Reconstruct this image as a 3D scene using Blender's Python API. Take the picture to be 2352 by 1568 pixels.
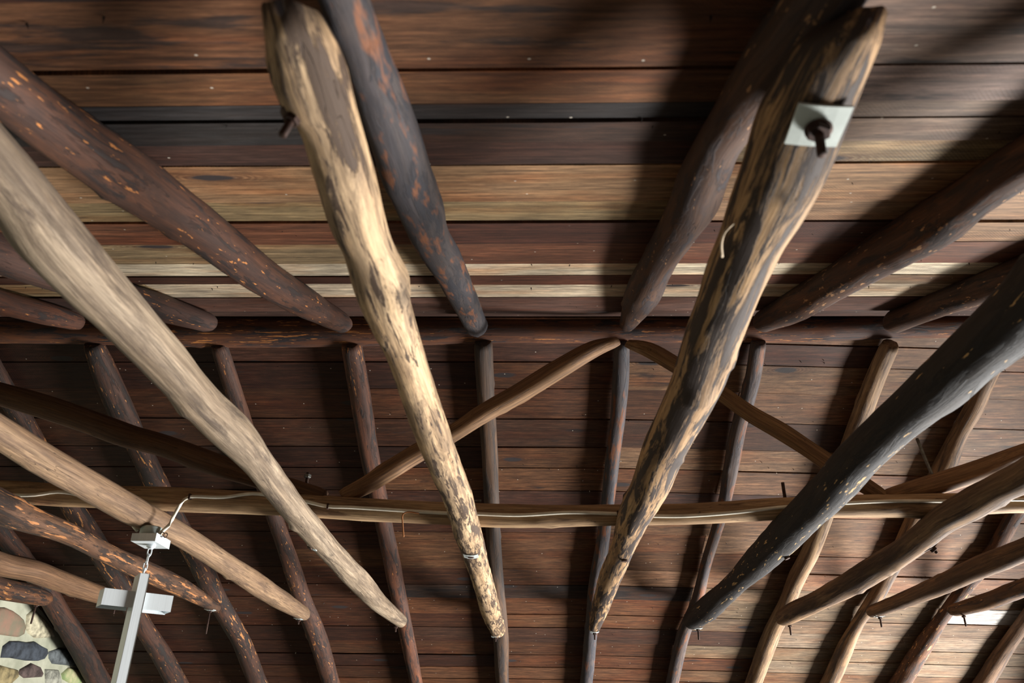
import bpy, math, random
from mathutils import Vector, noise
random.seed(7)
for o in list(bpy.data.objects): bpy.data.objects.remove(o)
SC = bpy.context.scene
COL = SC.collection
Z0 = 4.4            # eye height above the chapel floor (photo taken from the gallery)
SN, SF = 0.348, 0.3966   # slope of the near and of the far roof side
RY, RZ = 3.688, 2.0      # ridge line

# light settings
BOARDV = 0.5
EXPO = 0.0
WORLD = 0.04
KEY = ((7.6, 6.6, -2.9), (0.6, 3.6, 1.4), 3.4, 2.6, 3000)
FILL = ((0.2, -0.2, -2.6), (-0.6, 4.2, 1.2), 1.6, 2.0, 2.5)
FLOORC = (40,36,32)
GZ = 0.1

# ---------------------------------------------------------------- camera
cam = bpy.data.cameras.new('camera'); cam.lens = 28.0; cam.sensor_width = 36.0
cam.clip_start = 0.02
co = bpy.data.objects.new('camera', cam); COL.objects.link(co)
rt = Vector((0.99968671, 0.02240094, 0.01116592)); up = Vector((0.000449886, -0.46211837, 0.88681814)); fw = Vector((-0.02502553, 0.88653528, 0.46198367))
up = rt.cross(fw)
from mathutils import Matrix
m = Matrix((rt, up, -fw)).transposed().to_4x4(); m.translation = Vector((0, 0, Z0))
co.matrix_world = m
cam.dof.use_dof = True; cam.dof.focus_distance = 4.9; cam.dof.aperture_fstop = 4.0
SC.camera = co
# ---------------------------------------------------------------- view
SC.view_settings.view_transform = 'Standard'; SC.view_settings.look = 'None'
SC.view_settings.gamma = 1.0; SC.view_settings.use_curve_mapping = False
SC.view_settings.exposure = EXPO
# ---------------------------------------------------------------- light
w = bpy.data.worlds.new('world'); SC.world = w; w.use_nodes = True
bg = w.node_tree.nodes['Background']; bg.inputs[0].default_value = (0.80, 0.90, 1.0, 1); bg.inputs[1].default_value = WORLD
def area(name, loc, target, sx, sy, power, col):
    l = bpy.data.lights.new(name, 'AREA'); l.shape = 'RECTANGLE'; l.size = sx; l.size_y = sy; l.energy = power; l.color = col
    o = bpy.data.objects.new(name, l); COL.objects.link(o)
    p = Vector(loc) + Vector((0, 0, Z0)); t = Vector(target) + Vector((0, 0, Z0))
    o.location = p; o.rotation_euler = (t - p).to_track_quat('-Z', 'Y').to_euler(); return o
area('open_gable_daylight', KEY[0], KEY[1], KEY[2], KEY[3], KEY[4], (1.0, 0.975, 0.94))
area('camera_side_fill', FILL[0], FILL[1], FILL[2], FILL[3], FILL[4], (0.95, 1.0, 0.93))  # unseen fill lamp added on the camera side to brighten front faces

# ---------------------------------------------------------------- node helpers
def srgb(c):
    return tuple((x / 255 / 12.92 if x / 255 <= 0.04045 else ((x / 255 + 0.055) / 1.055) ** 2.4) for x in c) + (1,)
class NT:
    def __init__(s, name):
        s.m = bpy.data.materials.new(name); s.m.use_nodes = True; s.t = s.m.node_tree
        s.b = s.t.nodes['Principled BSDF']
    def n(s, ty, **kw):
        q = s.t.nodes.new(ty)
        for k, v in kw.items(): setattr(q, k, v)
        return q
    def l(s, a, b): s.t.links.new(a, b)
    def set(s, inp, v):
        if isinstance(v, bpy.types.NodeSocket): s.l(v, inp)
        else: inp.default_value = v
    def math(s, op, a, b=0.0, c=None, clamp=False):
        q = s.n('ShaderNodeMath', operation=op, use_clamp=clamp); s.set(q.inputs[0], a); s.set(q.inputs[1], b)
        if c is not None: s.set(q.inputs[2], c)
        return q.outputs[0]
    def vmul(s, v, sc, off=(0, 0, 0)):
        q = s.n('ShaderNodeVectorMath', operation='MULTIPLY_ADD'); s.set(q.inputs[0], v); q.inputs[1].default_value = sc; s.set(q.inputs[2], off)
        return q.outputs[0]
    def vadd(s, a, b):
        q = s.n('ShaderNodeVectorMath', operation='ADD'); s.set(q.inputs[0], a); s.set(q.inputs[1], b); return q.outputs[0]
    def noise(s, v, scale=1.0, detail=4.0, rough=0.55, dist=0.0):
        q = s.n('ShaderNodeTexNoise'); s.l(v, q.inputs['Vector']); q.inputs['Scale'].default_value = scale
        q.inputs['Detail'].default_value = detail; q.inputs['Roughness'].default_value = rough; q.inputs['Distortion'].default_value = dist
        return q.outputs['Fac']
    def ramp(s, f, lo, hi, a=0.0, b=1.0):
        q = s.n('ShaderNodeMapRange'); q.clamp = True; s.set(q.inputs[0], f); q.inputs[1].default_value = lo; q.inputs[2].default_value = hi
        q.inputs[3].default_value = a; q.inputs[4].default_value = b; return q.outputs[0]
    def mix(s, f, a, b, mode='MIX'):
        q = s.n('ShaderNodeMix', data_type='RGBA', blend_type=mode); s.set(q.inputs[0], f)
        s.set(q.inputs[6], a); s.set(q.inputs[7], b); return q.outputs[2]
    def attr(s, name, out='Vector'):
        q = s.n('ShaderNodeAttribute'); q.attribute_name = name; return q.outputs[out]
    def bump(s, h, strength, dist, prev=None):
        q = s.n('ShaderNodeBump'); q.inputs['Strength'].default_value = strength; q.inputs['Distance'].default_value = dist; s.l(h, q.inputs['Height'])
        if prev: s.l(prev, q.inputs['Normal'])
        return q.outputs[0]

def log_mat(name, a, b, patch, amt=0.5, psc=(3.5, 26), soft=0.03, fleck=None, famt=0.7, fsc=(14, 60), seed=0, grain=0.35, spec=0.3, big=0.0, half=0.52, streak=0.5, fsoft=0.012):
    """Peeled or barked pole: lc = (metres along the pole, x and y across it)."""
    k = NT(name); lc = k.vadd(k.attr('lc'), (seed * 3.1, seed * 1.7, seed * 0.9))
    n1 = k.noise(k.vmul(lc, (1.3, 16, 16)), 1, 4, 0.6, 0.4)
    col = k.mix(k.ramp(n1, 0.35, 0.65), srgb(a), srgb(b))
    st = k.noise(k.vmul(lc, (1.4, 80, 80), (2, 8, 1)), 1, 7, 0.75)
    col = k.mix(k.ramp(st, 0.34, 0.66, streak, 0.0), col, k.mix(1.0, col, (0.34, 0.28, 0.23, 1), 'MULTIPLY'))
    col = k.mix(k.ramp(st, 0.5, 0.72, 0.0, streak * 0.7), col, k.mix(1.0, col, (1.45, 1.38, 1.3, 1), 'MULTIPLY'))
    # half worn patches around and between the dark ones
    hp = k.noise(k.vmul(lc, (psc[0] * 0.8, psc[1] * 0.7, psc[1] * 0.7), (4, 4, 9)), 1, 8, 0.72, 0.6)
    col = k.mix(k.ramp(hp, half - 0.07, half + 0.05, 0.0, 0.55), col, srgb(patch))
    pn = k.noise(k.vmul(lc, (psc[0], psc[1], psc[1])), 1, 8, 0.7, 0.5)
    if big:
        bn = k.noise(k.vmul(lc, (0.9, 5, 5)), 1, 2); pn = k.math('ADD', pn, k.ramp(bn, 0.3, 0.7, -big, big))
    pm = k.ramp(pn, amt - soft, amt + soft)
    col = k.mix(pm, col, srgb(patch))
    if fleck:
        fn = k.noise(k.vmul(lc, (fsc[0], fsc[1], fsc[1])), 1, 3, 0.6)
        zone = k.noise(k.vmul(lc, (1.2, 7, 7), (5, 5, 5)), 1, 2)
        fm = k.ramp(k.math('ADD', fn, k.ramp(zone, 0.35, 0.65, -0.07, 0.05)), famt - fsoft, famt + fsoft)
        col = k.mix(fm, col, srgb(fleck))
    g = k.noise(k.vmul(lc, (7, 190, 190)), 1, 3, 0.7)
    col = k.mix(k.ramp(g, 0.3, 0.7, grain, 0.0), col, (0.02, 0.013, 0.009, 1))
    # drying cracks: thin dark lines that run with the pole
    cr = k.noise(k.vmul(lc, (1.6, 34, 34), (9, 2, 4)), 1, 2, 0.5, 0.3)
    cm = k.ramp(k.math('ABSOLUTE', k.math('SUBTRACT', cr, 0.5)), 0.0, 0.006, 0.75, 0.0)
    gate = k.ramp(k.noise(k.vmul(lc, (2.2, 9, 9), (1, 7, 3)), 1, 2), 0.5, 0.56)
    cm = k.math('MULTIPLY', cm, gate)
    col = k.mix(cm, col, (0.008, 0.006, 0.005, 1))
    kn = k.attr('knot', 'Fac')
    col = k.mix(k.math('MULTIPLY', kn, 0.85), col, (0.018, 0.012, 0.009, 1))
    k.l(col, k.b.inputs['Base Color']); k.b.inputs['Roughness'].default_value = 0.72
    k.b.inputs['Specular IOR Level'].default_value = spec
    h = k.math('ADD', k.math('MULTIPLY', pm, 0.6), k.math('ADD', k.math('MULTIPLY', g, 0.35), k.math('MULTIPLY', st, 0.7)))
    h = k.math('SUBTRACT', h, k.math('MULTIPLY', cm, 1.2))
    k.l(k.bump(h, 0.55, 0.004), k.b.inputs['Normal'])
    return k.m

def plank_mat():
    """Rough sawn roof board. The object's colour is the board's tone, its alpha the amount of soot stain."""
    k = NT('sawn_board'); lc = k.attr('lc')
    oi = k.n('ShaderNodeObjectInfo'); tone = oi.outputs['Color']; rnd = oi.outputs['Random']; al = oi.outputs['Alpha']
    cmb = k.n('ShaderNodeCombineXYZ'); k.l(k.math('MULTIPLY', rnd, 37.0), cmb.inputs[0]); k.l(k.math('MULTIPLY', rnd, 91.0), cmb.inputs[1])
    p = k.vadd(lc, cmb.outputs[0])
    # long growth-ring figure
    wob = k.noise(k.vmul(p, (0.9, 5, 1)), 1, 3)
    yy = k.math('MULTIPLY_ADD', wob, 0.16, k.n('ShaderNodeSeparateXYZ').outputs[1])
    sep = [n for n in k.t.nodes if n.bl_idname == 'ShaderNodeSeparateXYZ'][0]; k.l(p, sep.inputs[0])
    c2 = k.n('ShaderNodeCombineXYZ'); k.l(k.math('MULTIPLY', sep.outputs[0], 0.35), c2.inputs[0]); k.l(k.math('MULTIPLY', yy, 42.0), c2.inputs[1])
    ring = k.noise(c2.outputs[0], 1, 8, 0.78)
    streak = k.noise(k.vmul(p, (1.3, 95, 1)), 1, 8, 0.75)
    f = k.math('ADD', k.math('MULTIPLY', ring, 0.6), k.math('MULTIPLY', streak, 0.4))
    v = k.ramp(f, 0.34, 0.66, 0.22, 1.75)
    hs = k.n('ShaderNodeHueSaturation'); k.l(tone, hs.inputs['Color']); k.l(v, hs.inputs['Value']); hs.inputs['Saturation'].default_value = 1.0
    col = hs.outputs[0]
    # reddish and greyish drift along the board
    dr = k.noise(k.vmul(p, (1.6, 6, 1), (3, 3, 0)), 1, 3)
    col = k.mix(k.ramp(dr, 0.48, 0.68, 0, 0.8), col, k.mix(1.0, col, (0.95, 0.66, 0.50, 1), 'MULTIPLY'))
    col = k.mix(k.ramp(dr, 0.5, 0.32, 0, 0.7), col, k.mix(1.0, col, (0.80, 0.82, 0.86, 1), 'MULTIPLY'))
    # soot stains
    st = k.noise(k.vmul(p, (2.6, 13, 1), (8, 1, 0)), 1, 5, 0.6)
    thr = k.math('MULTIPLY_ADD', al, -0.30, 0.74)
    sm = k.math('MULTIPLY', k.math('SUBTRACT', st, thr), 14.0, clamp=True)
    col = k.mix(k.math('MULTIPLY', sm, 0.78), col, srgb((40, 36, 36)))
    md = k.noise(k.vmul(p, (7, 60, 1), (5, 1, 0)), 1, 6, 0.72)
    col = k.mix(k.ramp(md, 0.36, 0.56, 0.75, 0.0), col, k.mix(1.0, col, (0.40, 0.36, 0.34, 1), 'MULTIPLY'))
    col = k.mix(k.ramp(md, 0.52, 0.68, 0.0, 0.7), col, k.mix(1.0, col, (1.6, 1.55, 1.5, 1), 'MULTIPLY'))
    bl = k.noise(k.vmul(p, (5, 17, 1), (2, 6, 0)), 1, 4, 0.6)
    col = k.mix(k.ramp(bl, 0.5, 0.7, 0, 0.6), col, k.mix(1.0, col, (0.5, 0.5, 0.55, 1), 'MULTIPLY'))
    # knots
    vo = k.n('ShaderNodeTexVoronoi'); vo.voronoi_dimensions = '2D'; vo.inputs['Randomness'].default_value = 1.0; vo.inputs['Scale'].default_value = 1.0
    wv = k.noise(k.vmul(p, (14, 14, 1)), 1, 2)
    k.l(k.vmul(p, (1.15, 3.6, 1)), vo.inputs['Vector'])
    dist = k.math('ADD', vo.outputs['Distance'], k.math('MULTIPLY', k.math('SUBTRACT', wv, 0.5), 0.05))
    sc = k.n('ShaderNodeSeparateColor'); k.l(vo.outputs['Color'], sc.inputs[0])
    keep = k.ramp(sc.outputs[0], 0.66, 0.68)
    kc = k.math('MULTIPLY', k.ramp(dist, 0.085, 0.06), keep)
    halo = k.math('MULTIPLY', k.ramp(dist, 0.22, 0.08), keep)
    rings = k.n('ShaderNodeMath', operation='SINE'); k.l(k.math('MULTIPLY', dist, 240.0), rings.inputs[0])
    col = k.mix(k.math('MULTIPLY', halo, k.ramp(rings.outputs[0], -1, 1, 0.1, 0.75)), col, srgb((70, 40, 26)))
    col = k.mix(kc, col, srgb((52, 46, 46)))
    # saw marks: fine slanted scratches on some stretches
    sw = k.n('ShaderNodeTexWave'); sw.inputs['Scale'].default_value = 1.0; sw.inputs['Distortion'].default_value = 1.6; sw.inputs['Detail'].default_value = 2
    c3 = k.n('ShaderNodeCombineXYZ'); k.l(k.math('ADD', k.math('MULTIPLY', sep.outputs[0], 30.0), k.math('MULTIPLY', sep.outputs[1], 26.0)), c3.inputs[0]); k.l(k.math('MULTIPLY', sep.outputs[1], 8.0), c3.inputs[1])
    k.l(c3.outputs[0], sw.inputs['Vector'])
    sg = k.ramp(k.noise(k.vmul(p, (1.3, 3, 1), (0, 9, 0)), 1, 2), 0.45, 0.62)
    swm = k.math('MULTIPLY', k.ramp(sw.outputs['Fac'], 0.0, 0.28, 1, 0), sg)
    col = k.mix(k.math('MULTIPLY', swm, 0.45), col, (0.02, 0.012, 0.008, 1))
    # specks of pale dust caught on the rough wood
    v2 = k.n('ShaderNodeTexVoronoi'); v2.voronoi_dimensions = '2D'; v2.inputs['Scale'].default_value = 1.0; k.l(k.vmul(p, (8, 9, 1)), v2.inputs['Vector'])
    s2 = k.n('ShaderNodeSeparateColor'); k.l(v2.outputs['Color'], s2.inputs[0])
    col = k.mix(k.math('MULTIPLY', k.ramp(v2.outputs['Distance'], 0.03, 0.018), k.ramp(s2.outputs[1], 0.78, 0.8)), col, (0.55, 0.5, 0.42, 1))
    # fibre flecks
    fl = k.noise(k.vmul(p, (16, 260, 1)), 1, 3, 0.7)
    col = k.mix(k.ramp(fl, 0.58, 0.74, 0, 0.75), col, k.mix(1.0, col, (1.9, 1.7, 1.5, 1), 'MULTIPLY'))
    col = k.mix(k.ramp(fl, 0.44, 0.28, 0, 0.85), col, (0.018, 0.011, 0.007, 1))
    k.l(col, k.b.inputs['Base Color']); k.b.inputs['Roughness'].default_value = 0.68; k.b.inputs['Specular IOR Level'].default_value = 0.3
    h = k.math('ADD', k.math('MULTIPLY', f, 0.9), k.math('MULTIPLY', fl, 0.5))
    h = k.math('SUBTRACT', h, k.math('MULTIPLY', swm, 0.25))
    k.l(k.bump(h, 0.55, 0.003), k.b.inputs['Normal'])
    return k.m

def simple(name, c, rough=0.5, metal=0.0, c2=None, nsc=8.0, bump=0.0, spec=0.5):
    k = NT(name); g = k.n('ShaderNodeNewGeometry').outputs['Position']
    n = k.noise(g, nsc, 5, 0.6)
    col = k.mix(k.ramp(n, 0.38, 0.64), srgb(c), srgb(c2 if c2 else tuple(x * 0.86 for x in c)))
    k.l(col, k.b.inputs['Base Color']); k.b.inputs['Roughness'].default_value = rough; k.b.inputs['Metallic'].default_value = metal
    k.b.inputs['Specular IOR Level'].default_value = spec
    if bump: k.l(k.bump(k.noise(g, nsc * 3, 5, 0.65), 0.6, bump), k.b.inputs['Normal'])
    return k.m
def brushed(name, c, rough=0.38):
    k = NT(name); g = k.n('ShaderNodeTexCoord').outputs['Object']
    n = k.noise(k.vmul(g, (900, 900, 6)), 1, 2)
    k.l(k.mix(k.ramp(n, 0.3, 0.7), srgb(c), srgb(tuple(x * 0.9 for x in c))), k.b.inputs['Base Color'])
    k.b.inputs['Metallic'].default_value = 0.1; k.b.inputs['Roughness'].default_value = rough
    return k.m

# ---------------------------------------------------------------- mesh helpers
def link(name, verts, faces, mat, parent=None, origin=(0, 0, 0), smooth=False, attrs=None, kind=None):
    """verts are eye-relative coordinates; the object sits at origin."""
    og = Vector(origin); me = bpy.data.meshes.new(name)
    me.from_pydata([tuple(Vector(v) - og) for v in verts], [], faces)
    if mat: me.materials.append(mat)
    if smooth: me.polygons.foreach_set('use_smooth', [True] * len(me.polygons))
    for an, (ty, data) in (attrs or {}).items():
        a = me.attributes.new(an, ty, 'POINT')
        a.data.foreach_set('vector' if ty == 'FLOAT_VECTOR' else 'value', data)
    me.update()
    o = bpy.data.objects.new(name, me); COL.objects.link(o)
    wl = og + Vector((0, 0, Z0))
    if parent: o.parent = parent; o.location = wl - world_loc(parent)
    else: o.location = wl
    o['_w'] = tuple(wl)
    if kind: o['kind'] = kind
    return o
def world_loc(o): return Vector(o['_w'])
def empty(name, loc):
    o = bpy.data.objects.new(name, None); COL.objects.link(o); wl = Vector(loc) + Vector((0, 0, Z0)); o.location = wl; o['_w'] = tuple(wl); o.empty_display_size = 0.1
    return o
def tag(o, label=None, cat=None, group=None, kind=None):
    if label: o['label'] = label
    if cat: o['category'] = cat
    if group: o['group'] = group
    if kind: o['kind'] = kind
    return o
def frame_axes(d):
    d = Vector(d).normalized(); h = Vector((0, 0, 1)) if abs(d.z) < 0.9 else Vector((0, 1, 0))
    s = d.cross(h).normalized(); return s, s.cross(d).normalized(), d
def spline(pts, step):
    """Catmull-Rom through (x, y, z, r) control points, resampled about every step metres."""
    out = []; n = len(pts)
    for i in range(n - 1):
        p0, p1, p2, p3 = (pts[max(i - 1, 0)], pts[i], pts[i + 1], pts[min(i + 2, n - 1)])
        L = math.dist(p1[:3], p2[:3]); m = max(1, int(round(L / step)))
        L0 = max(math.dist(p0[:3], p1[:3]), 1e-6) ; L2 = max(math.dist(p2[:3], p3[:3]), 1e-6)
        for j in range(m):
            t = j / m; q = []
            for c in range(len(p1)):
                m1 = (p2[c] - p0[c]) * L / (L + (L0 if i else 0)) if L else 0
                m2 = (p3[c] - p1[c]) * L / (L + (L2 if i < n - 2 else 0)) if L else 0
                q.append((2 * t**3 - 3 * t**2 + 1) * p1[c] + (t**3 - 2 * t**2 + t) * m1 + (-2 * t**3 + 3 * t**2) * p2[c] + (t**3 - t**2) * m2)
            out.append(q)
    out.append(list(pts[-1])); return out
def pole(name, pts, mat, seed=0, knots=(), parent=None, rough=0.05, nk=5, nseg=22, step=0.035, flat=0.0, cutt=0.0):
    """A round pole with a crooked axis, lumps, knots and sawn ends. Knots: (x, y, z, size, dark)."""
    P = spline(pts, step); N = len(P); V = []; F = []; lc = []; kn = []; s = 0.0
    rnd = random.Random(seed * 13 + 5); L = sum(math.dist(P[i][:3], P[i + 1][:3]) for i in range(N - 1))
    rk = [(rnd.uniform(0.05, 0.95) * L, rnd.uniform(0, 6.283), rnd.uniform(0.012, 0.026), rnd.uniform(0.3, 0.9)) for _ in range(nk)]
    s0, u0, d0 = frame_axes(Vector(P[-1][:3]) - Vector(P[0][:3]))
    for i in range(N):
        if i: s += math.dist(P[i][:3], P[i - 1][:3])
        c = Vector(P[i][:3]); r = P[i][3]
        endf = min(s, L - s); er = 1 - 0.12 * max(0, 1 - endf / 0.03) ** 2
        for j in range(nseg):
            a = 2 * math.pi * j / nseg; dx, dy = math.cos(a), math.sin(a)
            q = Vector((s * 2.2 + seed * 7.3, dx * 1.1, dy * 1.1))
            k = 1 + rough * (noise.noise(q) * 1.6 + 0.7 * noise.noise(q * 3.7))
            k *= 1 + rough * 0.8 * noise.noise(Vector((s * 0.8 + seed, dx * 2.6, dy * 2.6)))
            dk = 0.0
            for (ks, ka, kr, kd) in rk:
                da = (a - ka + math.pi) % (2 * math.pi) - math.pi
                dd = math.hypot((s - ks) * 0.6, da * r) / kr
                if dd < 2.2: k += 0.13 * math.exp(-dd * dd) ; dk = max(dk, kd * math.exp(-(dd / 0.42) ** 2))
            ss = s + (s if i == 0 else 0)
            v = c + (s0 * dx + u0 * dy) * (r * k * er)
            if cutt and s < 0.16: v = v + d0 * ((s0 * dx + u0 * dy).z * r * cutt * (1 - s / 0.16))
            if i == 0 or i == N - 1: v = v + d0 * (noise.noise(Vector((dx * 2, dy * 2, seed))) * 0.006)
            for (kx, ky, kz, kr, kd) in knots:
                dd = (v - Vector((kx, ky, kz))).length / kr
                if dd < 2.5:
                    v = v + (s0 * dx + u0 * dy) * (0.30 * kr * math.exp(-dd * dd) - 0.35 * kr * math.exp(-(dd / 0.45) ** 2) * (kd > 0.8))
                    dk = max(dk, kd * math.exp(-(dd / 0.6) ** 2))
            V.append(v); lc += [s, dx * r, dy * r]; kn.append(dk)
    for i in range(N - 1):
        for j in range(nseg):
            a, b = i * nseg + j, i * nseg + (j + 1) % nseg; F.append((a, a + nseg, b + nseg, b))
    for e, base in ((0, 0), (1, (N - 1) * nseg)):
        c = Vector(P[0 if e == 0 else -1][:3]); V.append(c); ci = len(V) - 1; lc += [s if e else 0.0, 0, 0]; kn.append(0.25)
        for j in range(nseg):
            a, b = base + j, base + (j + 1) % nseg; F.append((a, b, ci) if e == 0 else (b, a, ci))
    o = link(name, V, F, mat, parent, P[0][:3], True, {'lc': ('FLOAT_VECTOR', lc), 'knot': ('FLOAT', kn)})
    return o
def tube(name, pts, r, mat, parent=None, nseg=8, step=0.03, closed=False):
    P = spline([tuple(p) + (r,) for p in pts], step) if not closed else [tuple(p) + (r,) for p in pts]
    N = len(P); V = []; F = []
    for i in range(N):
        a = P[i - 1] if (i or closed) else P[i]; b = P[(i + 1) % N] if (i < N - 1 or closed) else P[i]
        s, u, d = frame_axes(Vector(b[:3]) - Vector(a[:3]))
        for j in range(nseg):
            t = 2 * math.pi * j / nseg; V.append(Vector(P[i][:3]) + (s * math.cos(t) + u * math.sin(t)) * r)
    for i in range(N if closed else N - 1):
        for j in range(nseg):
            F.append((i * nseg + j, i * nseg + (j + 1) % nseg, ((i + 1) % N) * nseg + (j + 1) % nseg, ((i + 1) % N) * nseg + j))
    if not closed: F.append(tuple(range(nseg))[::-1]); F.append(tuple((N - 1) * nseg + j for j in range(nseg)))
    return link(name, V, F, mat, parent, P[0][:3], True)
def prism(name, c, d, r, h, n, mat, parent=None, r2=None, rot=0.0, smooth=False, bev=0.12):
    """n-sided plug from c along d, with chamfered rims."""
    s, u, d = frame_axes(d); r2 = r if r2 is None else r2; c = Vector(c); V = []; F = []
    b = bev * min(r, h)
    prof = [(r - b, 0), (r, b), (r2, h - b), (r2 - b, h)]
    for (q, z) in prof:
        for j in range(n):
            t = 2 * math.pi * j / n + rot; V.append(c + (s * math.cos(t) + u * math.sin(t)) * q + d * z)
    for i in range(3):
        for j in range(n): F.append((i * n + j, i * n + (j + 1) % n, (i + 1) * n + (j + 1) % n, (i + 1) * n + j))
    F.append(tuple(range(n))[::-1]); F.append(tuple(3 * n + j for j in range(n)))
    o = link(name, V, F, mat, parent, c, smooth); return o
def obox(name, c, ax, ay, az, sx, sy, sz, mat, parent=None, bend=0.0):
    """Box with half sizes along three given axes; bend curls its sides along az."""
    c = Vector(c); V = []; F = []; n = 4
    for k in (-1, 1):
        for i in range(n + 1):
            u = i / n * 2 - 1
            for j in (-1, 1): V.append(c + ax * sx * u + ay * sy * j + az * (sz * k - bend * (u * u)))
    def id(k, i, j): return k * (n + 1) * 2 + i * 2 + j
    for i in range(n):
        F.append((id(0, i, 0), id(0, i, 1), id(0, i + 1, 1), id(0, i + 1, 0))); F.append((id(1, i, 0), id(1, i + 1, 0), id(1, i + 1, 1), id(1, i, 1)))
        for j in (0, 1): F.append((id(0, i, j), id(0, i + 1, j), id(1, i + 1, j), id(1, i, j)) if j == 0 else (id(0, i, j), id(1, i, j), id(1, i + 1, j), id(0, i + 1, j)))
    for i in (0, n): F.append((id(0, i, 0), id(1, i, 0), id(1, i, 1), id(0, i, 1)))
    return link(name, V, F, mat, parent, c)

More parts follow.
